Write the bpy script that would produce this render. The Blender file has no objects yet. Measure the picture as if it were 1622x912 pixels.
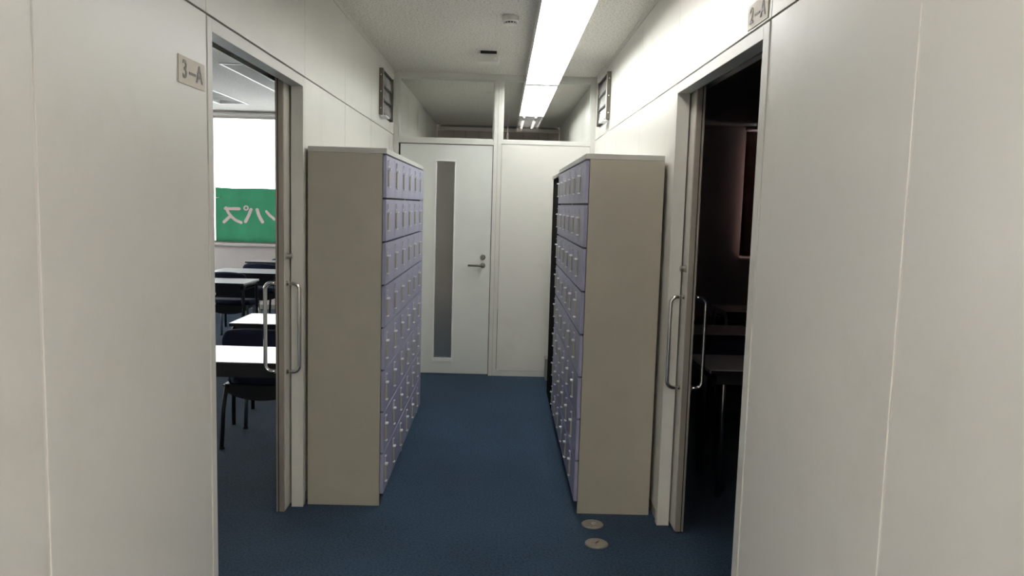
import bpy, bmesh, math, random
from mathutils import Vector, Matrix
random.seed(7)
PI = math.pi
S = bpy.context.scene
C = S.collection

# ------------------------------------------------------------------ camera, world, exposure
F_PX, YAW, PITCH, ROLL, CAM_H = 1242.92, 0.0156, -0.1049, 0.0281, 1.5325
def make_camera():
    cy, sy, cp, sp = math.cos(YAW), math.sin(YAW), math.cos(PITCH), math.sin(PITCH)
    fw = Vector((sy*cp, cy*cp, sp)); rt = Vector((cy, -sy, 0)); up = rt.cross(fw)
    cr, sr = math.cos(ROLL), math.sin(ROLL)
    r2 = rt*cr + up*sr; u2 = up*cr - rt*sr
    cam = bpy.data.cameras.new('camera'); o = bpy.data.objects.new('camera', cam); C.objects.link(o)
    m = Matrix((r2, u2, -fw)).transposed().to_4x4(); m.translation = Vector((0, 0, CAM_H))
    o.matrix_world = m
    cam.sensor_fit = 'HORIZONTAL'; cam.sensor_width = 36; cam.lens = F_PX/1622*36
    cam.clip_start = .05; cam.clip_end = 200
    S.camera = o
make_camera()
w = bpy.data.worlds.new('world'); S.world = w; w.use_nodes = True
wb = w.node_tree.nodes['Background']
wb.inputs[0].default_value = (0.95, 0.98, 1.0, 1); wb.inputs[1].default_value = 2.15      # white overcast sky
S.view_settings.view_transform = 'Standard'; S.view_settings.look = 'None'
S.view_settings.gamma = 1; S.view_settings.use_curve_mapping = False
S.view_settings.exposure = 1.86
TUBE_STRENGTH = 8.0
WARM_STRENGTH = 5.0  # warmer, weaker tubes, tuned to the tone of the near walls
HALL_STRENGTH = 27.0  # tubes of the added hall lamps, strong to brighten the near corridor

# ------------------------------------------------------------------ materials
def base_mat(name):
    m = bpy.data.materials.new(name); m.use_nodes = True
    nt = m.node_tree; return m, nt, nt.nodes['Principled BSDF']
def mat(name, col, rough=.5, metal=0, spec=.5, var=.04, scale=6, bump=0, bscale=200, bdist=.001, coat=0):
    m, nt, b = base_mat(name)
    b.inputs['Roughness'].default_value = rough; b.inputs['Metallic'].default_value = metal
    b.inputs['Specular IOR Level'].default_value = spec
    b.inputs['Coat Weight'].default_value = coat
    tc = nt.nodes.new('ShaderNodeTexCoord')
    n = nt.nodes.new('ShaderNodeTexNoise'); n.inputs['Scale'].default_value = scale; n.inputs['Detail'].default_value = 4
    nt.links.new(tc.outputs['Object'], n.inputs['Vector'])
    r = nt.nodes.new('ShaderNodeValToRGB')
    r.color_ramp.elements[0].position = .3; r.color_ramp.elements[1].position = .7
    r.color_ramp.elements[0].color = tuple(c*(1-var) for c in col)+(1,)
    r.color_ramp.elements[1].color = tuple(min(1, c*(1+var)) for c in col)+(1,)
    nt.links.new(n.outputs['Fac'], r.inputs[0]); nt.links.new(r.outputs[0], b.inputs['Base Color'])
    if bump:
        n2 = nt.nodes.new('ShaderNodeTexNoise'); n2.inputs['Scale'].default_value = bscale; n2.inputs['Detail'].default_value = 3
        nt.links.new(tc.outputs['Object'], n2.inputs['Vector'])
        bp = nt.nodes.new('ShaderNodeBump'); bp.inputs['Strength'].default_value = bump; bp.inputs['Distance'].default_value = bdist
        nt.links.new(n2.outputs['Fac'], bp.inputs['Height']); nt.links.new(bp.outputs[0], b.inputs['Normal'])
    return m
def wall_paint():
    m, nt, b = base_mat('painted_steel_panel')
    b.inputs['Roughness'].default_value = .33; b.inputs['Specular IOR Level'].default_value = .45
    tc = nt.nodes.new('ShaderNodeTexCoord')
    n = nt.nodes.new('ShaderNodeTexNoise'); n.inputs['Scale'].default_value = 3.2; n.inputs['Detail'].default_value = 6
    n.inputs['Roughness'].default_value = .65
    nt.links.new(tc.outputs['Object'], n.inputs['Vector'])
    r = nt.nodes.new('ShaderNodeValToRGB')
    e = r.color_ramp.elements
    e[0].position = .22; e[0].color = (.66, .64, .58, 1)
    e[1].position = .46; e[1].color = (.71, .695, .645, 1)
    nt.links.new(n.outputs['Fac'], r.inputs[0]); nt.links.new(r.outputs[0], b.inputs['Base Color'])
    n2 = nt.nodes.new('ShaderNodeTexNoise'); n2.inputs['Scale'].default_value = 260
    nt.links.new(tc.outputs['Object'], n2.inputs['Vector'])
    bp = nt.nodes.new('ShaderNodeBump'); bp.inputs['Strength'].default_value = .12; bp.inputs['Distance'].default_value = .0006
    nt.links.new(n2.outputs['Fac'], bp.inputs['Height']); nt.links.new(bp.outputs[0], b.inputs['Normal'])
    return m
def ceiling_mat():
    m, nt, b = base_mat('stippled_ceiling')
    b.inputs['Roughness'].default_value = .9; b.inputs['Specular IOR Level'].default_value = .2
    tc = nt.nodes.new('ShaderNodeTexCoord')
    n = nt.nodes.new('ShaderNodeTexNoise'); n.inputs['Scale'].default_value = 90; n.inputs['Detail'].default_value = 5
    nt.links.new(tc.outputs['Object'], n.inputs['Vector'])
    r = nt.nodes.new('ShaderNodeValToRGB'); e = r.color_ramp.elements
    e[0].position = .36; e[0].color = (.48, .46, .42, 1); e[1].position = .5; e[1].color = (.78, .755, .70, 1)
    nt.links.new(n.outputs['Fac'], r.inputs[0]); nt.links.new(r.outputs[0], b.inputs['Base Color'])
    bp = nt.nodes.new('ShaderNodeBump'); bp.inputs['Strength'].default_value = .6; bp.inputs['Distance'].default_value = .003
    nt.links.new(n.outputs['Fac'], bp.inputs['Height']); nt.links.new(bp.outputs[0], b.inputs['Normal'])
    return m
def carpet_mat():
    m, nt, b = base_mat('blue_carpet')
    b.inputs['Roughness'].default_value = .95; b.inputs['Specular IOR Level'].default_value = .15
    b.inputs['Sheen Weight'].default_value = .08; b.inputs['Sheen Roughness'].default_value = .4
    tc = nt.nodes.new('ShaderNodeTexCoord')
    n = nt.nodes.new('ShaderNodeTexNoise'); n.inputs['Scale'].default_value = 95; n.inputs['Detail'].default_value = 5; n.inputs['Roughness'].default_value = .7
    big = nt.nodes.new('ShaderNodeTexNoise'); big.inputs['Scale'].default_value = 1.3; big.inputs['Detail'].default_value = 5
    for k in (n, big): nt.links.new(tc.outputs['Object'], k.inputs['Vector'])
    r = nt.nodes.new('ShaderNodeValToRGB'); e = r.color_ramp.elements
    e[0].position = .38; e[0].color = (.012, .028, .052, 1); e[1].position = .62; e[1].color = (.036, .076, .132, 1)
    nt.links.new(n.outputs['Fac'], r.inputs[0])
    mx = nt.nodes.new('ShaderNodeMix'); mx.data_type = 'RGBA'; mx.blend_type = 'MULTIPLY'
    r2 = nt.nodes.new('ShaderNodeValToRGB'); e = r2.color_ramp.elements
    e[0].position = .35; e[0].color = (.82, .8, .82, 1); e[1].position = .65; e[1].color = (1.1, 1.1, 1.08, 1)
    nt.links.new(big.outputs['Fac'], r2.inputs[0])
    mx.inputs['Factor'].default_value = 1
    nt.links.new(r.outputs[0], mx.inputs[6]); nt.links.new(r2.outputs[0], mx.inputs[7])
    nt.links.new(mx.outputs[2], b.inputs['Base Color'])
    bp = nt.nodes.new('ShaderNodeBump'); bp.inputs['Strength'].default_value = .8; bp.inputs['Distance'].default_value = .004
    nt.links.new(n.outputs['Fac'], bp.inputs['Height']); nt.links.new(bp.outputs[0], b.inputs['Normal'])
    return m
def glass_mat():
    m, nt, b = base_mat('clear_glass'); nt.nodes.remove(b)
    out = nt.nodes['Material Output']
    t = nt.nodes.new('ShaderNodeBsdfTransparent'); t.inputs[0].default_value = (.97, .98, .97, 1)
    g = nt.nodes.new('ShaderNodeBsdfGlossy'); g.inputs['Roughness'].default_value = .01
    f = nt.nodes.new('ShaderNodeFresnel'); f.inputs[0].default_value = 1.45
    mx = nt.nodes.new('ShaderNodeMixShader')
    nt.links.new(f.outputs[0], mx.inputs[0]); nt.links.new(t.outputs[0], mx.inputs[1]); nt.links.new(g.outputs[0], mx.inputs[2])
    nt.links.new(mx.outputs[0], out.inputs[0]); return m
def frost_mat():
    m, nt, b = base_mat('frosted_glass')
    b.inputs['Base Color'].default_value = (.62, .62, .60, 1); b.inputs['Transmission Weight'].default_value = .9
    b.inputs['Roughness'].default_value = .38; b.inputs['IOR'].default_value = 1.2
    return m
def cloth(name, col, tr):
    m, nt, b = base_mat(name); nt.nodes.remove(b)
    out = nt.nodes['Material Output']
    d = nt.nodes.new('ShaderNodeBsdfDiffuse'); t = nt.nodes.new('ShaderNodeBsdfTranslucent')
    tc = nt.nodes.new('ShaderNodeTexCoord'); n = nt.nodes.new('ShaderNodeTexNoise'); n.inputs['Scale'].default_value = 4
    n.inputs['Detail'].default_value = 5
    nt.links.new(tc.outputs['Object'], n.inputs['Vector'])
    r = nt.nodes.new('ShaderNodeValToRGB')
    r.color_ramp.elements[0].position = .3; r.color_ramp.elements[1].position = .7
    r.color_ramp.elements[0].color = tuple(c*.85 for c in col)+(1,); r.color_ramp.elements[1].color = tuple(c*1.1 for c in col)+(1,)
    nt.links.new(n.outputs['Fac'], r.inputs[0])
    nt.links.new(r.outputs[0], d.inputs[0]); nt.links.new(r.outputs[0], t.inputs[0])
    mx = nt.nodes.new('ShaderNodeMixShader'); mx.inputs[0].default_value = tr
    nt.links.new(d.outputs[0], mx.inputs[1]); nt.links.new(t.outputs[0], mx.inputs[2]); nt.links.new(mx.outputs[0], out.inputs[0])
    return m
def emit(name, col, s):
    m, nt, b = base_mat(name)
    b.inputs['Emission Color'].default_value = col+(1,); b.inputs['Emission Strength'].default_value = s
    b.inputs['Base Color'].default_value = (.8, .8, .8, 1); return m
M = dict(
    wall=wall_paint(), ceil=ceiling_mat(), carpet=carpet_mat(), glass=glass_mat(), frost=frost_mat(),
    core=mat('panel_core', (.30, .29, .27), .7), frame=mat('frame_paint', (.66, .65, .60), .38, var=.02),
    strip=mat('joint_strip', (.78, .76, .71), .35, var=.02),
    base=mat('grey_baseboard', (.36, .35, .31), .6),
    slab=mat('door_paint', (.60, .585, .53), .35, var=.02),
    leafp=mat('white_door_paint', (.68, .69, .65), .35, var=.02),
    edge=mat('aluminium_edge', (.40, .36, .31), .45, .6, var=.05),
    steel=mat('polished_steel', (.72, .70, .67), .13, 1, var=.02),
    satin=mat('satin_steel', (.55, .53, .50), .3, 1, var=.04),
    lever=mat('dark_satin_steel', (.26, .25, .23), .28, 1, var=.04),
    dark=mat('dark_rubber_and_shade', (.012, .012, .012), .6), black=mat('black_steel', (.015, .015, .017), .4),
    lbody=mat('locker_beige', (.40, .375, .305), .42, var=.03, bump=.05, bscale=400),
    ltop=mat('locker_top', (.50, .50, .46), .4, var=.03),
    ldoor=mat('locker_lavender', (.30, .30, .425), .36, var=.03, spec=.5),
    lgrip=mat('locker_grip', (.40, .40, .315), .45, var=.05), lplate=mat('plate_frame', (.80, .80, .80), .3, 0),
    lframe=mat('plate_surround', (.50, .50, .56), .35), voidm=mat('matt_black', (.006, .006, .006), .95, spec=.05),
    lcard=mat('name_card', (.30, .30, .33), .5, var=.3),
    sign=mat('sign_plate', (.60, .55, .45), .5, var=.03), ink=mat('sign_ink', (.14, .13, .12), .5),
    white=mat('white_enamel', (.80, .80, .78), .4, var=.02), plastic=mat('white_plastic', (.70, .69, .64), .45, var=.03),
    tube=emit('lit_tube', (.95, .975, .965), TUBE_STRENGTH),
    tubewarm=emit('lit_warm_tube', (1.0, .935, .875), WARM_STRENGTH),
    tubehall=emit('added_hall_tube', (1.0, .935, .865), HALL_STRENGTH),
    tubeoff=mat('unlit_tube', (.8, .8, .8), .3),
    ventfr=mat('bronze_aluminium', (.16, .145, .12), .35, .7), ventpl=mat('vent_plate', (.42, .41, .40), .18, .3),
    hall=mat('hall_wall', (.74, .71, .66), .6, var=.02), rwall=mat('room_wall', (.80, .72, .68), .6, var=.03), brown=mat('brown_panel', (.52, .42, .39), .6, var=.12),
    desktop=mat('desk_laminate', (.80, .76, .80), .22, var=.02), navy=mat('navy_fabric', (.012, .018, .05), .8, bump=.2),
    disc=mat('floor_cover_steel', (.42, .39, .34), .34, .7, var=.1, scale=60),
    banner=cloth('green_cloth', (.024, .105, .056), .55), letter=cloth('white_cloth', (.22, .17, .165), .6),
    curtain=cloth('brown_curtain', (.24, .15, .14), .22), greyb=mat('grey_box', (.33, .33, .31), .5),
    pink=mat('pink_plastic', (.8, .62, .6), .4),
)

# ------------------------------------------------------------------ helpers
def box(bm, x0, x1, y0, y1, z0, z1, bev=0):
    x0, x1 = sorted((x0, x1)); y0, y1 = sorted((y0, y1)); z0, z1 = sorted((z0, z1))
    vs = [bm.verts.new((x, y, z)) for z in (z0, z1) for x, y in ((x0, y0), (x1, y0), (x1, y1), (x0, y1))]
    fs = [bm.faces.new([vs[i] for i in f]) for f in ((3, 2, 1, 0), (4, 5, 6, 7), (0, 1, 5, 4), (1, 2, 6, 5), (2, 3, 7, 6), (3, 0, 4, 7))]
    if bev:
        es = {e for f in fs for e in f.edges}
        bmesh.ops.bevel(bm, geom=list(es), offset=bev, segments=2, affect='EDGES', profile=.6)
    return vs
def tube(bm, pts, r, n=10, closed=False, cap=True):
    pts = [Vector(p) for p in pts]; rings = []; N = len(pts); nrm = None
    for i, p in enumerate(pts):
        if closed: t = (pts[(i+1) % N]-pts[i-1]).normalized()
        else: t = (pts[min(i+1, N-1)]-pts[max(i-1, 0)]).normalized()
        if nrm is None: nrm = t.orthogonal().normalized()
        nrm = (nrm - t*nrm.dot(t)).normalized(); b = t.cross(nrm)
        rr = r[i] if isinstance(r, (list, tuple)) else r
        rings.append([bm.verts.new(p+nrm*math.cos(2*PI*k/n)*rr+b*math.sin(2*PI*k/n)*rr) for k in range(n)])
    for i in range(N-1 if not closed else N):
        a, c = rings[i], rings[(i+1) % N]
        for k in range(n): f = bm.faces.new((a[k], a[(k+1) % n], c[(k+1) % n], c[k])); f.smooth = True
    if cap and not closed:
        bm.faces.new(rings[0][::-1]); bm.faces.new(rings[-1])
def lathe(bm, prof, c, axis='z', n=28):
    c = Vector(c); rings = []
    def pt(r, h, a):
        x, y = r*math.cos(a), r*math.sin(a)
        v = {'z': (x, y, h), 'x': (h, x, y), 'y': (x, h, y)}[axis]
        return c+Vector(v)
    for r, h in prof:
        rings.append([bm.verts.new(pt(max(r, 1e-5), h, 2*PI*k/n)) for k in range(n)])
    for a, b in zip(rings, rings[1:]):
        for k in range(n): bm.faces.new((a[k], a[(k+1) % n], b[(k+1) % n], b[k]))
    bm.faces.new(rings[0][::-1]); bm.faces.new(rings[-1])
def obj(name, bm, m, parent=None, loc=None):
    bmesh.ops.recalc_face_normals(bm, faces=bm.faces[:])
    me = bpy.data.meshes.new(name); bm.to_mesh(me); bm.free()
    me.materials.append(m)
    o = bpy.data.objects.new(name, me); C.objects.link(o)
    if parent: o.parent = parent
    if loc: o.location = loc
    return o
def bx(name, m, parent, *a, bev=0):
    bm = bmesh.new(); box(bm, *a, bev=bev); return obj(name, bm, m, parent)
def thing(name, label, cat, loc=(0, 0, 0), rz=0, group=None):
    o = bpy.data.objects.new(name, None); C.objects.link(o); o.location = loc; o.rotation_euler = (0, 0, rz)
    o.empty_display_size = .1
    o['label'] = label; o['category'] = cat
    if group: o['group'] = group
    return o
def tag(o, label, cat, group=None):
    o['label'] = label; o['category'] = cat
    if group: o['group'] = group
    return o
def setting(name, label, cat='wall'):
    o = thing(name, label, cat); o['kind'] = 'structure'; return o
def struct(o, label, cat):
    o['label'] = label; o['category'] = cat; o['kind'] = 'structure'; return o
def holes(bm, axis, u0, u1, v0, v1, t0, t1, hs):
    """slab with rectangular holes. axis 'x': u=y, v=z; 'y': u=x, v=z; 'z': u=x, v=y"""
    us = sorted({u0, u1, *[k for h in hs for k in h[:2] if u0 < k < u1]}); vs = sorted({v0, v1, *[k for h in hs for k in h[2:] if v0 < k < v1]})
    for a, b in zip(us, us[1:]):
        for c, d in zip(vs, vs[1:]):
            mu, mv = (a+b)/2, (c+d)/2
            if any(h[0] < mu < h[1] and h[2] < mv < h[3] for h in hs): continue
            if axis == 'x': box(bm, t0, t1, a, b, c, d)
            elif axis == 'y': box(bm, a, b, t0, t1, c, d)
            else: box(bm, a, b, c, d, t0, t1)
def arc_handle(x0, out, z0, z1, y, r=.009, rad=.03):
    """D handle standing off from plane x=x0 by 'out' (signed)"""
    s = 1 if out > 0 else -1; pts = [(x0, y, z1)]
    for k in range(9):
        a = PI/2*k/8; pts.append((x0+out-s*rad+s*rad*math.sin(a), y, z1-rad+rad*math.cos(a)))
    for k in range(9):
        a = PI/2*k/8; pts.append((x0+out-s*rad+s*rad*math.cos(a), y, z0+rad-rad*math.sin(a)))
    pts.append((x0, y, z0)); bm = bmesh.new(); tube(bm, pts, r, 14)
    lathe(bm, [(.014, 0), (.014, s*.004)], (x0, y, z0), 'x', 18); lathe(bm, [(.014, 0), (.014, s*.004)], (x0, y, z1), 'x', 18)
    return bm

# ------------------------------------------------------------------ shell
XL, XR, YE, ZC, ZJ = -0.9605, 0.7982, 6.9605, 2.656, 2.115
WT = .055                     # partition thickness
YB, YF = .70, 11.45           # corridor extent (an unseen hall is added behind YB for light)
ZR, YW = 2.70, 10.9           # classroom ceiling, window wall
LO = (2.595, 3.858); LI = (2.638, 3.812)        # left frame outer / inner
RO = (2.432, 3.725); RI = (2.490, 3.678)        # right
ZF = 2.066                                      # clear height of the sliding doorways

bm = bmesh.new(); box(bm, -7.2, 6.4, -4.1, 11.6, -.06, 0)
struct(obj('floor', bm, M['carpet']), 'dark blue carpet covering the corridor and both classrooms', 'floor')
bm = bmesh.new(); box(bm, XL-.03, XR+.03, YB, YF+.1, ZC, ZC+.05)
struct(obj('ceiling', bm, M['ceil']), 'off-white stippled corridor ceiling around the lit fluorescent row', 'ceiling')

def side_wall(name, label, X, sgn, O, I, cuts, wide):
    """sgn -1: left wall (solid lies at X-..), +1: right"""
    root = setting(name, label)
    bm = bmesh.new()
    holes(bm, 'x', YB, YF, 0, ZR+.1, X+sgn*.015, X+sgn*WT, [(O[0]+.001, O[1]-.001, -1, ZJ-.004)])
    obj('core', bm, M['core'], root)
    g = .002
    first = True
    for a, b in zip(cuts, cuts[1:]):
        ga = .006 if a in wide else g; gb = .006 if b in wide else g
        door = abs(a-O[0]) < 1e-6
        spans = [(ZJ+g*1.6, ZC-.03)] if door else [(.055, ZJ-g*1.6), (ZJ+g*1.6, ZC-.03)]
        for z0, z1 in spans:
            bm = bmesh.new(); box(bm, X, X+sgn*.0149, a+ga, b-gb, z0, z1, bev=.0012)
            obj('panel', bm, M['wall'], root)
    for yj in wide:
        bm = bmesh.new(); box(bm, X+sgn*.003, X+sgn*.0148, yj-.0055, yj+.0055, .055, ZC-.03, bev=.001)
        obj('joint_strip', bm, M['strip'], root)
    bx('ceiling_trim', M['frame'], root, X-sgn*.002, X+sgn*.0149, YB, YE, ZC-.028, ZC)
    for a, b in ((YB, O[0]), (O[1], YE)):
        bb = bx('baseboard', M['base'], root, X+sgn*.004, X+sgn*.0149, a, b, 0, .053)
    return root
lc = [YB, 1.645, LO[0], LO[1], 4.825, 5.775, 6.72, YE-.003]
wl = side_wall('wall_left', 'white glossy steel partition along the left of the corridor', XL, -1, LO, LI, lc, (1.645,))
rc = [YB, 1.547, RO[0], RO[1], 4.70, 5.65, 6.60, YE-.003]
wr = side_wall('wall_right', 'white glossy steel partition along the right of the corridor', XR, 1, RO, RI, rc, (1.547,))
# partition walls going on behind the end wall
for root, X, s, ys in ((wl, XL, -1, [7.06, 8.0, 8.9, 9.8, 10.7, YF]), (wr, XR, 1, [7.06, 7.9, 8.8, 9.75, 10.7, YF])):
    for a, b in zip(ys, ys[1:]):
        for z0, z1 in ((.055, ZJ-.002), (ZJ+.002, ZC)):
            bx('panel', M['wall'], root, X, X+s*.0149, a+.003, b-.003, z0, z1)

# open hall added behind the viewer, unseen, to light the near corridor
for nm_, q in (('wall_back', (-4.1, 4.1, -4.1, -4.0)), ('wall_hall_left', (-4.1, -4.0, -3.9999, .5999)), ('wall_hall_right', (4.0, 4.1, -3.9999, .5999))):
    bm = bmesh.new(); box(bm, q[0], q[1], q[2], q[3], 0, 2.8); struct(obj(nm_, bm, M['hall']), 'pale wall of the unseen hall added behind the viewer', 'wall')
bm = bmesh.new(); holes(bm, 'y', -7.2, 6.4, 0, 3.0, .60, .6999, [(XL, XR, -1, ZC)])
struct(obj('wall_front', bm, M['hall']), 'pale wall where the corridor opens from the added hall', 'wall')
bm = bmesh.new(); box(bm, -4.1, 4.1, -4.1, .6999, ZC+.001, ZC+.05); struct(obj('ceiling', bm, M['ceil']), 'ceiling of the unseen hall added behind the viewer', 'ceiling')

# sliding doorways -----------------------------------------------------------
def sliding_door(name, label, X, sgn, O, I, lead):
    root = setting(name, label, 'door')
    xb = X+sgn*WT
    fx0 = X-sgn*.003
    bm = bmesh.new(); box(bm, fx0, xb, I[0]+.0, O[0]+.002, .0, ZJ-.006, bev=.0012); obj('jamb', bm, M['frame'], root)
    bm = bmesh.new(); box(bm, fx0, xb, I[1], O[1]-.002, .0, ZJ-.006, bev=.0012); obj('jamb', bm, M['frame'], root)
    bm = bmesh.new(); box(bm, fx0, xb, I[0]+.0001, I[1]-.0001, ZF, ZJ-.006, bev=.0012); obj('head_frame', bm, M['frame'], root)
    # slab hung on the classroom side
    s0, s1 = xb+sgn*.008, xb+sgn*.048
    yl = lead
    slab = bx('door_slab', M['slab'], root, s0, s1, yl+.012, yl+1.22, .012, 2.088, bev=.001)
    bx('edge_strip', M['edge'], slab, s0+sgn*.002, s0+sgn*.026, yl, yl+.0118, .012, 2.088, bev=.001)
    bx('edge_strip', M['edge'], slab, s0+sgn*.031, s1, yl, yl+.0118, .012, 2.088, bev=.001)
    bx('rubber_seal', M['dark'], slab, s0+sgn*.0265, s0+sgn*.0305, yl+.003, yl+.0118, .012, 2.088)
    hy = yl+.042
    obj('handle', arc_handle(s0, -sgn*.062, .700, 1.130, hy, .0095), M['steel'], slab)
    obj('handle', arc_handle(s1, sgn*.062, .700, 1.130, hy, .0095), M['steel'], slab)
    bm = bmesh.new(); lathe(bm, [(.017, 0), (.017, -sgn*.004), (.013, -sgn*.005), (.0125, -sgn*.026), (.011, -sgn*.028)], (s0, hy, 1.262), 'x')
    obj('thumb_knob', bm, M['satin'], slab)
    # rail and its cover
    bx('rail', M['black'], root, xb+sgn*.004, xb+sgn*.052, O[0]-.1, yl+1.3, 2.092, 2.13)
    bx('rail_cover', M['satin'], root, xb+sgn*.054, xb+sgn*.064, O[0]-.1, yl+1.3, 2.075, 2.19)
    bx('rail_cover', M['satin'], root, xb+sgn*.001, xb+sgn*.064, O[0]-.1, yl+1.3, 2.192, 2.20)
    return root
sliding_door('door_1', 'open sliding door with steel handle, beside the 3-A sign on the left', XL, -1, LO, LI, 3.715)
sliding_door('door_2', 'open sliding door with steel handle below the 2-A sign, leading to the dark room', XR, 1, RO, RI, 3.578)

# end wall --------------------------------------------------------------------
we = setting('wall_end', 'white partition with door, blank panel and glazed transom at the corridor end')
Y0, Y1 = YE, YE+.06
HB = 2.612; SB0, SB1 = 2.052, 2.092
fr = M['frame']
bx('header', fr, we, XL, XR, Y0, Y1, HB, ZC)
bx('post', fr, we, XL, -.918, Y0, Y1, 0, HB-.0005)
bx('post', fr, we, .758, XR, Y0, Y1, 0, HB-.0005)
bx('transom', fr, we, -.9175, -.0875, Y0, Y1, SB0, SB1)
bx('transom', fr, we, -.0165, .7575, Y0, Y1, SB0+.012, SB1)
bx('mullion', fr, we, -.087, -.053, Y0-.004, Y1, 0, HB-.0005)
bx('mullion', fr, we, -.0515, -.017, Y0-.001, Y1, 0, HB-.0005)
bx('panel', M['wall'], we, -.0135, .7565, Y0+.004, Y1-.01, .052, SB0+.009)
bx('bottom_rail', fr, we, -.0165, .7575, Y0, Y1, 0, .048)
bm = bmesh.new()
for a, b in ((-.917, -.0875), (-.0165, .7575)):
    w1 = setting('window_%d' % (1 if a < -.5 else 2), 'left transom pane above the white end door' if a < -.5 else 'right transom pane above the blank end panel', 'window')
    for n_, q in (('glazing_bead', (a, b, SB1, SB1+.012)), ('glazing_bead', (a, b, HB-.012, HB-.0005)), ('glazing_bead', (a, a+.012, SB1+.0125, HB-.0125)), ('glazing_bead', (b-.012, b, SB1+.0125, HB-.0125))):
        bx(n_, M['leafp'], w1, q[0], q[1], Y0+.016, Y1-.012, q[2], q[3])
    bx('pane', M['glass'], w1, a+.0122, b-.0122, Y0+.028, Y0+.033, SB1+.0125, HB-.0125)
bm.free()
# hinged door
d3 = setting('door_3', 'white hinged door with tall slit window at the corridor end', 'door')
dl, dr, dz = -.901, -.093, 2.044
sx0, sx1, sz0, sz1 = -.580, -.424, .150, 1.900
bm = bmesh.new(); holes(bm, 'y', dl, dr, .012, dz, Y0+.004, Y0+.042, [(sx0, sx1, sz0, sz1)])
leaf = obj('door_leaf', bm, M['leafp'], d3)
t = .012
for q in ((sx0-t, sx1+t, sz1, sz1+t), (sx0-t, sx1+t, sz0-.028, sz0)): bx('slit_trim', M['white'], leaf, q[0], q[1], Y0-.003, Y0+.0038, q[2], q[3])
for q in ((sx0-t, sx0, sz0+.0002, sz1-.0002), (sx1, sx1+t, sz0+.0002, sz1-.0002)): bx('slit_trim', M['white'], leaf, q[0], q[1], Y0-.001, Y0+.0038, q[2], q[3])
bx('slit_glass', M['frost'], leaf, sx0, sx1, Y0+.018, Y0+.024, sz0, sz1)
bm = bmesh.new(); lathe(bm, [(.024, Y0*0), (.024, -.006), (.02, -.009)], (-.158, Y0+.0035, .993), 'y')
tube(bm, [(-.158, Y0, .993), (-.158, Y0-.045, .993)], .010, 14)
tube(bm, [(-.158+.006, Y0-.045, .993), (-.20, Y0-.047, .9935), (-.287, Y0-.045, .994)], [.011, .0095, .009], 14)
obj('lever_handle', bm, M['lever'], leaf)
bm = bmesh.new(); lathe(bm, [(.024, 0), (.024, -.006), (.019, -.010)], (-.158, Y0+.0035, 1.067), 'y')
box(bm, -.1625, -.1535, Y0-.022, Y0-.008, 1.050, 1.084, bev=.002)
obj('deadbolt', bm, M['lever'], leaf)
for z in (.25, 1.80):
    bm = bmesh.new(); tube(bm, [(-.9095, Y0-.006, z-.05), (-.9095, Y0-.006, z+.05)], .007, 12); obj('hinge', bm, M['satin'], d3)
bx('door_shadow_gap', M['dark'], d3, dl-.012, dr+.004, Y0+.044, Y0+.05, .0, dz+.006)
# the gap strip must not close the slit
bpy.data.objects.remove(bpy.data.objects['door_shadow_gap'], do_unlink=True)
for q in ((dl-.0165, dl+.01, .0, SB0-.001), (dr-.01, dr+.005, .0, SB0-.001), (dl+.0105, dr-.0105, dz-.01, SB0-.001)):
    bx('door_stop', M['dark'], d3, q[0], q[1], Y0+.0425, Y0+.058, q[2], q[3])  # dark stops also paint the shade of the gap around the leaf

# space behind the end wall
wf = setting('wall_far', 'brown panelled wall seen dimly through the transom panes')
xs = [XL, -.72, -.55, -.36, -.14, .06, .28, .5, .64, XR]
bx('core', M['core'], wf, XL-.01, XR+.01, YF+.012, YF+.1, 0, ZC)
for a, b in zip(xs, xs[1:]): bx('panel', M['brown'], wf, a+.004, b-.004, YF-.004, YF+.0115, .05, ZC-.08)
bx('cornice', M['rwall'], wf, XL, XR, YF-.03, YF+.0115, ZC-.078, ZC-.03)

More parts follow.
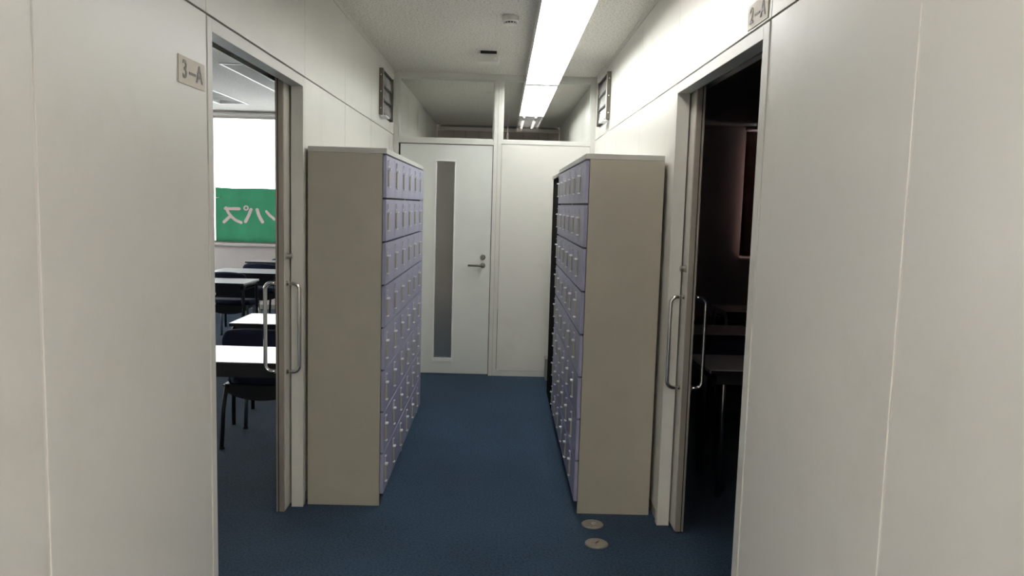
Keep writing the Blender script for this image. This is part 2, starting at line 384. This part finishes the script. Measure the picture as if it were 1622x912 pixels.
# ------------------------------------------------------------------ classrooms
def classroom(side, x_in, x_out, lightholes):
    s = -1 if side == 'left' else 1
    xa, xb = sorted((x_in, x_out))
    bm = bmesh.new(); holes(bm, 'z', xa, xb, YB, YW+.1, ZR, ZR+.04, lightholes)
    struct(obj('ceiling', bm, M['ceil']), 'stippled ceiling of the %s classroom' % ('left, daylit classroom with an added unseen opening for light' if s < 0 else 'right, dark classroom'), 'ceiling')
    sw = [(7.4, 10.75)] if s < 0 else []  # unseen side opening added so daylight brightens the wall under the window
    bm = bmesh.new(); holes(bm, 'x', YB, YW+.1, 0, ZR+.3, x_out, x_out+s*.1, [(a, b, .905, 2.3) for a, b in sw])
    struct(obj('wall_outer_%s' % side, bm, M['rwall']), 'plain side wall of the %s' % ('left, daylit classroom with an added unseen opening for light' if s < 0 else 'right, dark classroom'), 'wall')
    # window wall
    wz0, wz1 = .905, 2.632
    wx = [(-6.9, -5.45), (-5.4, -4.0), (-3.985, -1.35)] if s < 0 else [(3.36, 5.0)]
    bm = bmesh.new(); holes(bm, 'y', xa, xb, 0, ZR+.3, YW, YW+.1, [(a, b, wz0, wz1) for a, b in wx])
    struct(obj('wall_window_%s' % side, bm, M['rwall']), 'cream wall below and around the %s classroom windows' % ('daylit left' if s < 0 else 'dark right'), 'wall')
    nm = setting('window_3' if s < 0 else 'window_4', 'bright classroom window behind the green banner' if s < 0 else 'curtained window at the end of the dark classroom', 'window')
    for i, (a, b) in enumerate(wx):
        for q in ((a, b, wz0, wz0+.03), (a, b, wz1-.03, wz1), (a, a+.02, wz0+.0302, wz1-.0302), (b-.02, b, wz0+.0302, wz1-.0302)):
            bx('window_frame', M['satin'], nm, q[0], q[1], YW+.03, YW+.08, q[2], q[3])
        bx('pane', M['glass'], nm, a+.021, b-.021, YW+.05, YW+.056, wz0+.031, wz1-.031)
    bx('window_sill', M['rwall'], nm, (xa+.02 if s < 0 else 3.32), xb-.02, YW-.045, YW-.0005, wz0-.035, wz0-.004, bev=.003)
    bx('curtain_rail', M['frame'], nm, (xa+.02 if s < 0 else 3.32), xb-.02, YW-.06, YW-.0005, wz1+.012, wz1+.04, bev=.002)
    bx('baseboard', M['base'], nm, xa+.02, xb-.02, YW-.012, YW-.0005, 0.0, .06)
LH = [(-2.50, -2.20, 7.10, 9.75), (-3.56, -3.22, 7.45, 10.05)]
classroom('left', XL-WT+.002, -6.95, LH)
classroom('right', XR+WT-.002, 5.95, [])
# lintel closing strip between corridor ceiling and room ceiling lies in the wall cores (0..ZR+.1)

# unlit recessed lights in left classroom
for i, (a, b, c, d) in enumerate(LH):
    t = thing('ceiling_light', ('unlit recessed ceiling light nearest the doorway of the daylit room', 'unlit recessed louvred ceiling light nearest the bright window')[i], 'ceiling light', ((a+b)/2, (c+d)/2, ZR), 0, None)
    hx, hy = (b-a)/2, (d-c)/2
    bm = bmesh.new(); holes(bm, 'z', -hx-.018, hx+.018, -hy-.018, hy+.018, -.006, -.0002, [(-hx+.004, hx-.004, -hy+.004, hy-.004)])
    obj('trim_frame', bm, M['white'], t)
    bm = bmesh.new(); box(bm, -hx+.001, hx-.001, -hy+.001, hy-.001, .11, .12)
    box(bm, -hx+.001, -hx+.006, -hy+.006, hy-.006, 0, .1095); box(bm, hx-.006, hx-.001, -hy+.006, hy-.006, 0, .1095)
    box(bm, -hx+.0061, hx-.0061, -hy+.001, -hy+.006, 0, .1095); box(bm, -hx+.0061, hx-.0061, hy-.006, hy-.001, 0, .1095)
    obj('housing', bm, M['white'], t)
    for sx in (-.07, .07):
        bm = bmesh.new(); tube(bm, [(sx, -hy+.03, .06), (sx, hy-.03, .06)], .014, 10); obj('tube', bm, M['tubeoff'], t)
    if i == 1:
        n = 8
        for k in range(1, n):
            y = -hy+2*hy*k/n
            bx('louvre_blade', M['white'], t, -hx+.008, hx-.008, y-.002, y+.002, .002, .04)

# banner in the window
def bpt(cx, cy):
    px, py = 330+cx/7.6, 280+cy/7.6
    return (-3.972+(px-337)*.00862, 1.664-(py-(297+.028*(px-337)))*.00865)
bn = thing('banner', 'green cloth banner with white katakana hung across the classroom window', 'banner', (-2.9, YW-.02, .94))
ox, oy, oz = -2.9, YW-.02, .94
STROKES = []
def stroke(pts, wdt): STROKES.append(([bpt(*p) for p in pts], wdt/7.6*.00865/2))
stroke([(208, 383), (375, 386)], 36)
stroke([(215, 375), (245, 435), (285, 485), (335, 525), (397, 552)], 34)
stroke([(262, 478), (190, 545)], 36)
stroke([(457+24*math.cos(2*PI*k/20), 378+24*math.sin(2*PI*k/20)) for k in range(21)], 16)
stroke([(516, 398), (488, 468), (450, 540)], 38)
stroke([(592, 400), (608, 455), (630, 505), (655, 546)], 38)
stroke([(702, 420), (745, 470), (800, 512), (870, 540), (940, 550)], 32)
stroke([(905, 420), (960, 400)], 32)
def inked(x, z):
    for P, r in STROKES:
        for (ax, az), (bx_, bz) in zip(P, P[1:]):
            dx, dz_ = bx_-ax, bz-az; L2 = dx*dx+dz_*dz_
            t = max(0, min(1, ((x-ax)*dx+(z-az)*dz_)/L2))
            if (x-ax-t*dx)**2+(z-az-t*dz_)**2 < r*r: return 1
    return 0
zlo = min(p[1] for P, r in STROKES for p in P)-.03; zhi = max(p[1] for P, r in STROKES for p in P)+.03
xlo, xhi = -3.93, -1.58
gx = [xlo+(xhi-xlo)*i/520 for i in range(521)]
gz = [.93+(zlo-.93)*i/8 for i in range(9)]+[zlo+(zhi-zlo)*i/90 for i in range(1, 91)]+[zhi+(1.662-zhi)*i/8 for i in range(1, 9)]
vv = [(x-ox, (z-.9)/.75*(.003*math.sin(x*23)+.0015*math.sin(x*51)), z-oz+(.004*math.sin(x*9)*(z-.93)/.73)) for z in gz for x in gx]
ff = []; mi = []
for j_ in range(len(gz)-1):
    zc_ = (gz[j_]+gz[j_+1])/2; band = zlo < zc_ < zhi
    for i_ in range(520):
        a_ = j_*521+i_; ff.append((a_, a_+1, a_+522, a_+521)); mi.append(inked((gx[i_]+gx[i_+1])/2, zc_) if band and gx[i_] < -2.5 else 0)
me = bpy.data.meshes.new('cloth'); me.from_pydata(vv, [], ff); me.materials.append(M['banner']); me.materials.append(M['letter'])
me.polygons.foreach_set('material_index', mi); me.polygons.foreach_set('use_smooth', [True]*len(ff))
clo = bpy.data.objects.new('cloth', me); C.objects.link(clo); clo.parent = bn
bm = bmesh.new(); a = bpt(20, 254); b = bpt(158, 254)
tube(bm, [(a[0]-ox, -.03, a[1]-oz), (b[0]-ox-.03, -.03, b[1]-oz), (b[0]-ox, -.028, b[1]-oz+.004)], .006, 8); obj('tie', bm, M['strip'], bn)

# curtain in the right classroom
bm = bmesh.new(); n = 170
t_ = []; b_ = []
for i in range(n+1):
    x = 3.30+2.0*i/n; y = YW-.10+.022*math.sin(x*42)+.01*math.sin(x*17)
    t_.append(bm.verts.new((x, y, 2.62))); b_.append(bm.verts.new((x, y+.008*math.sin(x*31), .93)))
for i in range(n): f = bm.faces.new((b_[i], b_[i+1], t_[i+1], t_[i])); f.smooth = True
cu = obj('curtain', bm, M['curtain']); tag(cu, 'closed brown curtain hanging over the window of the dark classroom', 'curtain')
cu.modifiers.new('thick', 'SOLIDIFY').thickness = .002

# ------------------------------------------------------------------ fluorescent row
def batten(y0, y1, label, lit=True, x=.317, wd=.285, tm='tube'):
    t = thing('fluorescent_fixture', label, 'ceiling light', (x, (y0+y1)/2, ZC), 0, None)
    h = (y1-y0)/2-.003; w2 = wd/2
    bm = bmesh.new()
    box(bm, -w2, w2, -h, h, -.012, -.0005)
    box(bm, -w2, -w2+.003, -h, h, -.084, -.0121); box(bm, w2-.003, w2, -h, h, -.084, -.0121)
    obj('housing', bm, M['white'], t)
    bm = bmesh.new()      # ridge between the tubes
    vs = [[bm.verts.new((q, y, z)) for q, z in ((-.03, -.013), (0, -.045), (.03, -.013))] for y in (-h+.004, h-.004)]
    for k in range(3): bm.faces.new((vs[0][k], vs[0][(k+1) % 3], vs[1][(k+1) % 3], vs[1][k]))
    bm.faces.new(vs[0]); bm.faces.new(vs[1][::-1]); obj('reflector_ridge', bm, M['white'], t)
    for sy in (-1, 1): bx('end_cap', M['white'], t, -w2+.0032, w2-.0032, sy*h, sy*(h-.003), -.076, -.0125)
    for sx in (-.072, .072):
        bm = bmesh.new(); tube(bm, [(sx, -h+.045, -.036), (sx, h-.045, -.036)], .016, 12)
        obj('tube', bm, M[tm] if lit else M['tubeoff'], t)
        for sy in (-1, 1):
            bm = bmesh.new(); box(bm, sx-.016, sx+.016, sy*(h-.006), sy*(h-.030), -.046, -.013, bev=.003)
            tube(bm, [(sx, sy*(h-.030), -.036), (sx, sy*(h-.0445), -.036)], .0165, 12)
            obj('lamp_holder', bm, M['plastic'], t)
    return t
batten(5.475, 6.952, 'lit twin-tube fixture in the corridor, touching the end wall header')
batten(4.10, 5.475, 'lit twin-tube fixture in the corridor, nearer one beside the round smoke detector')
batten(7.025, 8.23, 'lit twin-tube fixture behind the transom glass, nearer to the glass')
batten(8.23, 9.40, 'lit twin-tube fixture behind the transom glass, farther from the glass')
batten(2.725, 4.10, 'lit twin-tube fixture just above the top edge of the view', tm='tubewarm')
for k, (hx_, hy_) in enumerate(((-1.9, -.9), (.317, -.9), (1.9, -.9), (-1.9, -2.5), (.317, -2.5), (1.9, -2.5))):  # unseen lamps added behind the viewer to brighten near walls and locker ends
    batten(hy_-.66, hy_+.66, 'added lit twin-tube fixture on the unseen hall ceiling behind the viewer, ' + ('left row front', 'middle row front', 'right row front', 'left row back', 'middle row back', 'right row back')[k], True, hx_, tm='tubehall')

batten(-.2, 1.175, 'added lit twin-tube fixture, unseen, directly above the viewer', tm='tubewarm')  # unseen lamp added to brighten locker tops and near walls
t = thing('pull_cord', 'pale pull cord with white handle hanging far behind the right transom pane', 'cord', (.045, 10.0, ZC))
bm = bmesh.new(); tube(bm, [(0, 0, -.0005), (0, 0, -.215)], .004, 8); obj('cord', bm, M['pink'], t)
bm = bmesh.new(); lathe(bm, [(.006, -.2155), (.013, -.23), (.014, -.29), (.009, -.30)], (0, 0, 0), n=16); obj('handle', bm, M['white'], t)
# ceiling devices
t = thing('smoke_detector', 'round off-white smoke detector on the corridor ceiling beside the light row', 'smoke detector', (.022, 4.84, ZC))
bm = bmesh.new(); lathe(bm, [(.052, -.0005), (.052, -.028), (.046, -.034)], (0, 0, 0)); obj('base', bm, M['plastic'], t)
bm = bmesh.new(); lathe(bm, [(.034, -.0345), (.034, -.044)], (0, 0, 0)); obj('sensor_core', bm, M['dark'], t)
for k in range(12):
    a = 2*PI*k/12; bm = bmesh.new(); box(bm, .0345*math.cos(a)-.004, .0345*math.cos(a)+.004, .0345*math.sin(a)-.004, .0345*math.sin(a)+.004, -.0445, -.0342); obj('cage_rib', bm, M['plastic'], t)
bm = bmesh.new(); lathe(bm, [(.040, -.0446), (.038, -.050), (.02, -.052)], (0, 0, 0)); obj('cap', bm, M['plastic'], t)
t = thing('ceiling_sensor', 'square white box with black mount on the corridor ceiling near the end wall', 'sensor', (-.128, 5.96, ZC))
bx('mount', M['dark'], t, -.060, .060, -.045, .05, -.022, -.0005)
bm = bmesh.new(); box(bm, -.080, .080, -.06, .06, -.082, -.0225, bev=.010); obj('housing', bm, M['plastic'], t)
bm = bmesh.new(); lathe(bm, [(.009, -.0605), (.008, -.064)], (.05, 0, -.06), 'y', 16); obj('lens', bm, M['lplate'], t)

# ------------------------------------------------------------------ wall vents
def wall_vent(X, s, y0, y1, z0, z1, label):
    t = thing('wall_vent', label, 'vent', (X, (y0+y1)/2, (z0+z1)/2), 0, None)
    hy, hz = (y1-y0)/2, (z1-z0)/2; pr = -s*.030      # direction away from the wall
    e = -s*.0008
    bx('back_plate', M['dark'], t, e, e*4, -hy+.005, hy-.005, -hz+.004, hz-.004)
    for sy in (-1, 1): bx('side_bracket', M['ventfr'], t, e, pr, sy*hy, sy*(hy-.006), -hz, hz, bev=.001)
    bx('front_stile', M['ventfr'], t, pr-(-s)*.004, pr, -hy+.0065, -hy+.05, -hz, hz)
    for z in (-hz+.05, .0, hz-.05):
        bm = bmesh.new(); lathe(bm, [(.005, 0), (.004, -.003)], (pr*.5, -hy-.0001, z), 'y', 12); obj('rivet', bm, M['lplate'], t)
    ph = (2*hz-.03)/3
    for k in range(3):
        zc = -hz+.015+ph*(k+.5)
        bm = bmesh.new(); vs = box(bm, -.003, .003, -hy+.053, hy-.012, -ph/2+.009, ph/2-.006, bev=.001)
        o = obj('blade', bm, M['ventpl'], t, (pr*.45, 0, zc)); o.rotation_euler = (0, s*.10, 0)
        bx('blade_gasket', M['dark'], t, -s*.005, -s*.021, -hy+.053, hy-.012, zc-ph/2-.003, zc-ph/2+.007)
    bx('top_lip', M['dark'], t, -s*.005, -s*.022, -hy+.053, hy-.012, hz-.012, hz)
    bx('latch', M['lplate'], t, -s*.010, -s*.055, -hy+.02, -hy+.20, -hz-.014, -hz-.0005, bev=.003)
wall_vent(XL, -1, 6.12, 6.69, 2.195, 2.545, 'three-blade metal vent high on the left corridor wall')
wall_vent(XR, 1, 6.03, 6.62, 2.20, 2.555, 'three-blade metal vent high on the brightly lit right wall')

# ------------------------------------------------------------------ room signs
def room_sign(text, X, s, ycen, zc, wd, ht, label, tilt=0):
    t = thing('room_sign', label, 'sign', (X-s*.0008, ycen, zc))
    t.rotation_euler = (0, 0, (-PI/2 if s > 0 else PI/2)); 
    # local: x right along the wall as read, -y toward the reader
    bx('plate', M['sign'], t, -wd/2, wd/2, -.0022, 0, -ht/2, ht/2, bev=.0006)
    for ch, dx in zip(text, (-wd*.285, 0, wd*.27)):
        cu = bpy.data.curves.new('txt', 'FONT'); cu.body = ch; cu.size = ht*.92; cu.align_x = 'CENTER'; cu.align_y = 'CENTER'; cu.extrude = .0006; cu.offset = .0011
        to = bpy.data.objects.new('txt', cu); C.objects.link(to)
        bpy.context.view_layer.update()
        me = bpy.data.meshes.new_from_object(to.evaluated_get(bpy.context.evaluated_depsgraph_get()))
        bpy.data.objects.remove(to, do_unlink=True)
        me.materials.clear(); me.materials.append(M['ink'])
        lo = bpy.data.objects.new('character', me); C.objects.link(lo); lo.parent = t
        lo.location = (dx, -.0030, 0); lo.rotation_euler = (PI/2, 0, 0)
        if ch == '\u2013': lo.scale = (1.25, 1, 1)
    return t
room_sign('3\u2013A', XL, -1, 2.468, 1.9065, .205, .0815, 'beige 3-A room sign on the left wall beside the daylit doorway')
room_sign('2\u2013A', XR, 1, 2.560, 2.1635, .200, .078, 'beige 2-A room sign above the right doorway, cut by the view edge')

# ------------------------------------------------------------------ lockers
def locker_unit(label, loc, rz, proto=None):
    W, D, H = .9, .38, 1.79
    t = thing('locker_unit', label, 'locker', loc, rz, 'lockers lining both sides of the corridor')
    if proto:
        for ch in proto.children:
            c = ch.copy(); C.objects.link(c); c.parent = t
            for g in ch.children:
                d = g.copy(); C.objects.link(d); d.parent = c
        return t
    bm = bmesh.new()
    box(bm, .001, .016, .020, D, 0, 1.7635); box(bm, W-.016, W-.001, .020, D, 0, 1.7635)
    box(bm, .016, W-.016, D-.01, D, 0, 1.7635); box(bm, .016, W-.016, .026, .036, .05, 1.7635)
    box(bm, .016, W-.016, .05, .06, 0, .05)
    obj('body', bm, M['lbody'], t)
    bm = bmesh.new(); box(bm, .001, W-.001, 0, D, 1.764, H, bev=.002); obj('top_panel', bm, M['ltop'], t)
    bm = bmesh.new(); box(bm, .0165, W-.0165, .0225, .0255, .05, 1.7635); obj('painted_gap_shade', bm, M['dark'], t)  # black sheet puts the shade of the door gaps into colour
    ph = (1.762-.06)/8; pw = W/3
    dm = hm = None
    for r in range(8):
        for c in range(3):
            x0 = c*pw; z0 = .06+r*ph
            if dm is None:
                bm = bmesh.new(); box(bm, .0015, pw-.0015, 0, .0175, .003, ph-.006, bev=.0018)
                for k in range(3): box(bm, .045, .075, -.0012, .0005, .018+k*.012, .021+k*.012)
                d = obj('door', bm, M['ldoor'], t)
                bm = bmesh.new()
                holes(bm, 'y', .038, .072, ph-.060, ph-.028, -.003, -.0003, [(.044, .066, ph-.054, ph-.034)]); box(bm, .040, .070, -.008, -.003, ph-.031, ph-.028)
                pl = obj('name_plate', bm, M['lframe'], d)
                bm = bmesh.new(); box(bm, .0442, .0658, -.0015, -.0003, ph-.0538, ph-.0342); obj('name_card', bm, M['lcard'], d)
                bm = bmesh.new(); box(bm, .043, .065, -.008, -.0003, ph-.155, ph-.075, bev=.002); gr = obj('grip', bm, M['lgrip'], d)
                bm = bmesh.new(); box(bm, .041, .067, -.016, -.0003, ph-.0745, ph-.066, bev=.002); obj('grip_end', bm, M['lplate'], d)  # near-white colour paints in the bright highlight on the grip ends
                bm = bmesh.new(); box(bm, .043, .066, -.012, -.0003, ph-.162, ph-.1555, bev=.0015); obj('grip_end', bm, M['lplate'], d)
                d.location = (x0, 0, z0); dm = d
            else:
                d = dm.copy(); C.objects.link(d); d.parent = t; d.location = (x0, 0, z0)
                for g in dm.children:
                    e = g.copy(); C.objects.link(e); e.parent = d
    return t
XLf, XRf, YL0, YR0 = -.5636, .3982, 3.848, 3.8045
l1 = locker_unit('lavender-door locker unit on the left, nearer one beside the sliding doorway', (XLf, YL0, 0), PI/2)
locker_unit('lavender-door locker unit on the left, farther one beside the end door', (XLf, YL0+.902, 0), PI/2, l1)
locker_unit('lavender-door locker unit on the right, nearer one by the floor covers', (XRf, YR0+.9, 0), -PI/2, l1)
locker_unit('lavender-door locker unit on the right, farther one beside the dark open cabinet', (XRf, YR0+1.802, 0), -PI/2, l1)
# dark cabinet beyond the right lockers
t = thing('tall_cabinet', 'tall cabinet, its dark open front painted black, with grey top between right lockers and end wall', 'cabinet', (XRf, 5.62, 0))
bx('side_panel', M['lbody'], t, .03, .38, .0, .014, 0, 1.744); bx('side_panel', M['lbody'], t, .03, .38, .626, .64, 0, 1.744)
bx('back_panel', M['lbody'], t, .37, .38, .0145, .6255, 0, 1.744); bx('dark_open_front', M['voidm'], t, .004, .03, .004, .30, .03, 1.744); bx('dark_open_front', M['voidm'], t, .004, .03, .304, .636, .03, 1.744)  # black panels paint the unlit interior of the open front
bx('top_panel', M['ltop'], t, -.004, .38, 0, .64, 1.7445, 1.768, bev=.002)
t = thing('floor_box', 'small grey box on the floor at the foot of the end wall', 'box', (.455, 6.87, 0))
bm = bmesh.new(); box(bm, -.035, .035, -.07, .07, 0, .185, bev=.006); obj('casing', bm, M['greyb'], t)
bx('lid', M['greyb'], t, -.038, .038, -.073, .073, .1855, .197, bev=.002)

# floor covers
for x, y, k, lab in ((.480, 3.668, 0, 'round steel floor cover, farther one by the locker foot'), (.474, 3.449, 1, 'round steel floor cover with a diagonal slot, nearer one')):
    t = thing('floor_cover', lab, 'floor cover', (x, y, 0), 0, 'round steel covers in the carpet')
    bm = bmesh.new(); lathe(bm, [(.0535, .0002), (.0535, .003), (.050, .0065), (.047, .0068)], (0, 0, 0), n=40); obj('rim', bm, M['disc'], t)
    bm = bmesh.new(); lathe(bm, [(.0465, .0069), (.0460, .0078), (.02, .0082)], (0, 0, 0), n=40); obj('plate', bm, M['disc'], t)
    if k == 0:
        bm = bmesh.new(); tube(bm, [(.006+.010*math.cos(a*PI/8), -.004+.010*math.sin(a*PI/8), .009) for a in range(14)], .0014, 6); obj('lift_ring', bm, M['lplate'], t)
    else:
        bm = bmesh.new(); tube(bm, [(-.006, -.012, .0092), (.010, .012, .0092)], .0018, 6); obj('slot', bm, M['dark'], t)

# ------------------------------------------------------------------ classroom furniture
def desk(label, x0, x1, y0, y1, legm='black', z=.70, mod=0, ins=.016):
    t = thing('desk', label, 'desk', ((x0+x1)/2, (y0+y1)/2, 0), 0, None)
    hx, hy = (x1-x0)/2, (y1-y0)/2
    bm = bmesh.new(); box(bm, -hx, hx, -hy, hy, z-.022, z, bev=.004); obj('desktop', bm, M['desktop'], t)
    bx('edge_band', M['dark'], t, -hx+.003, hx-.003, -hy-.0025, -hy-.0005, z-.021, z-.003)
    bx('book_shelf', M['black'], t, -hx+.04, hx-.04, -hy+.02, hy-.03, z-.082, z-.0755)
    bx('apron', M['black'], t, -hx+.04, hx-.04, -hy+.012, -hy+.0195, z-.075, z-.0225)
    if mod: bx('modesty_panel', M['black'], t, -hx+.04, hx-.04, hy-.0295, hy-.022, z-mod, z-.0225)
    for sx in (-1, 1):
        for sy in (-1, 1):
            pts = [(sx*(hx-ins), sy*(hy-.09), z-.035), (sx*(hx-ins), sy*(hy-.05), z-.045), (sx*(hx-ins), sy*(hy-.035), z-.08), (sx*(hx-ins), sy*(hy-.035), .0)]
            bm = bmesh.new(); tube(bm, pts, .0135, 10); obj('leg', bm, M[legm], t)
        bm = bmesh.new(); tube(bm, [(sx*(hx-ins), -hy+.08, z-.036), (sx*(hx-ins), hy-.08, z-.036)], .012, 8); obj('top_rail', bm, M[legm], t)
    return t
def chair(label, x, y, rz=0, legm='satin', proto=None):
    """front of the seat towards +y"""
    t = thing('chair', label, 'chair', (x, y, 0), rz)
    if proto:
        for ch in proto.children: c = ch.copy(); C.objects.link(c); c.parent = t
        return t
    def pad(nx, ny, f, th):
        bm = bmesh.new(); g = [[bm.verts.new(f(i/nx*2-1, j/ny*2-1)) for j in range(ny+1)] for i in range(nx+1)]
        for i in range(nx):
            for j in range(ny): q = bm.faces.new((g[i][j], g[i+1][j], g[i+1][j+1], g[i][j+1])); q.smooth = True
        return bm
    def sq(u, v, e=.35):      # rounded square mapping
        return u*math.sqrt(1-e*v*v/2), v*math.sqrt(1-e*u*u/2)
    def fs(u, v):
        a, b = sq(u, v, .5); return (a*.235, b*.215+.01, .425-.012*(1-u*u)*(1-v*v)-.03*max(0, v)**3)
    o = obj('seat', pad(14, 12, fs, .05), M['navy'], t); m = o.modifiers.new('t', 'SOLIDIFY'); m.thickness = .06; m.offset = 0
    o.modifiers.new('b', 'BEVEL').width = .012
    def fb(u, v):
        a, b = sq(u, v, .6); return (a*.215, -.235-.05*(b+1)/2+.035*a*a, .655+b*.10+.0*a)
    o = obj('backrest', pad(14, 10, fb, .04), M['navy'], t); m = o.modifiers.new('t', 'SOLIDIFY'); m.thickness = .038; m.offset = 0
    o.modifiers.new('b', 'BEVEL').width = .01
    for s in (-1, 1):
        bm = bmesh.new(); tube(bm, [(s*.20, -.205, .40), (s*.215, -.225, .25), (s*.225, -.235, .012)], .0125, 10); obj('leg', bm, M['black'], t)
        bm = bmesh.new(); tube(bm, [(s*.20, .19, .40), (s*.215, .205, .2), (s*.222, .21, .012)], .0125, 10); obj('leg', bm, M[legm], t)
        bm = bmesh.new(); tube(bm, [(s*.14, -.16, .40), (s*.155, -.225, .42), (s*.16, -.25, .50), (s*.16, -.262, .62)], .011, 10); obj('back_support', bm, M[legm], t)
        for yy in (-.235, .21):
            bm = bmesh.new(); tube(bm, [(s*.2235, yy, 0), (s*.2235, yy, .0118)], .016, 10); obj('rubber_foot', bm, M['dark'], t)
    bm = bmesh.new(); n_ = 16
    rows = [[bm.verts.new((.225*k/8, y_, .393-hh*(1-(k/8)**2)**.5 if abs(k) < 8 else .392)) for k in range(-8, 9)] for y_, hh in ((-.205, .095), (0, .075), (.19, .04))]
    tops = [[bm.verts.new((v.co.x, v.co.y, .3935)) for v in r] for r in rows]
    for G, fl in ((rows, 0), (tops, 1)):
        for a_, b_ in zip(G, G[1:]):
            for k in range(16): bm.faces.new((a_[k], a_[k+1], b_[k+1], b_[k]))
    for q_ in (0, 2):
        for k in range(16): bm.faces.new((rows[q_][k], rows[q_][k+1], tops[q_][k+1], tops[q_][k]))
    obj('seat_shell', bm, M['black'], t)
    return t
desk('white-topped desk nearest the open left sliding door', -1.80, -1.085, 3.945, 4.395)
desk('white-topped desk in the second row of the daylit room, chair back in front', -1.80, -1.125, 5.20, 5.68)
desk('white-topped desk barely showing at the left jamb of the daylit doorway', -3.22, -2.49, 6.42, 6.88)
desk('white-topped desk with visible right corner and curved black leg, daylit room', -3.25, -2.50, 7.66, 8.15, mod=.20)
desk('white-topped desk in the daylit room just behind the left navy chair', -3.27, -2.50, 8.78, 9.33, mod=.20)
desk('white-topped desk farthest back under the green banner', -3.25, -2.50, 10.0, 10.33, z=.73)
c0 = chair('navy chair below the second desk, closest to the open left door', -1.452, 4.935)
chair('navy chair behind the desk with the curved black leg', -2.875, 8.50, 0, proto=c0)
chair('navy chair in front of the farthest desk below the banner', -2.89, 9.70, 0, proto=c0)
chair('navy chair against the window wall, only a sliver showing by the door edge', -2.83, 10.63, 0, proto=c0)
desk('dim grey desk just inside the dark right doorway', 1.12, 1.80, 4.05, 4.50, 'satin', ins=.085)
desk('dim desk in the second row of the dark right room', 1.12, 1.80, 5.25, 5.70, 'satin')
desk('dim desk in the third row of the dark right room', 1.90, 2.60, 6.5, 6.95, 'satin')
chair('dark chair between the first and second desks of the dark room', 1.50, 4.98, 0, proto=c0)
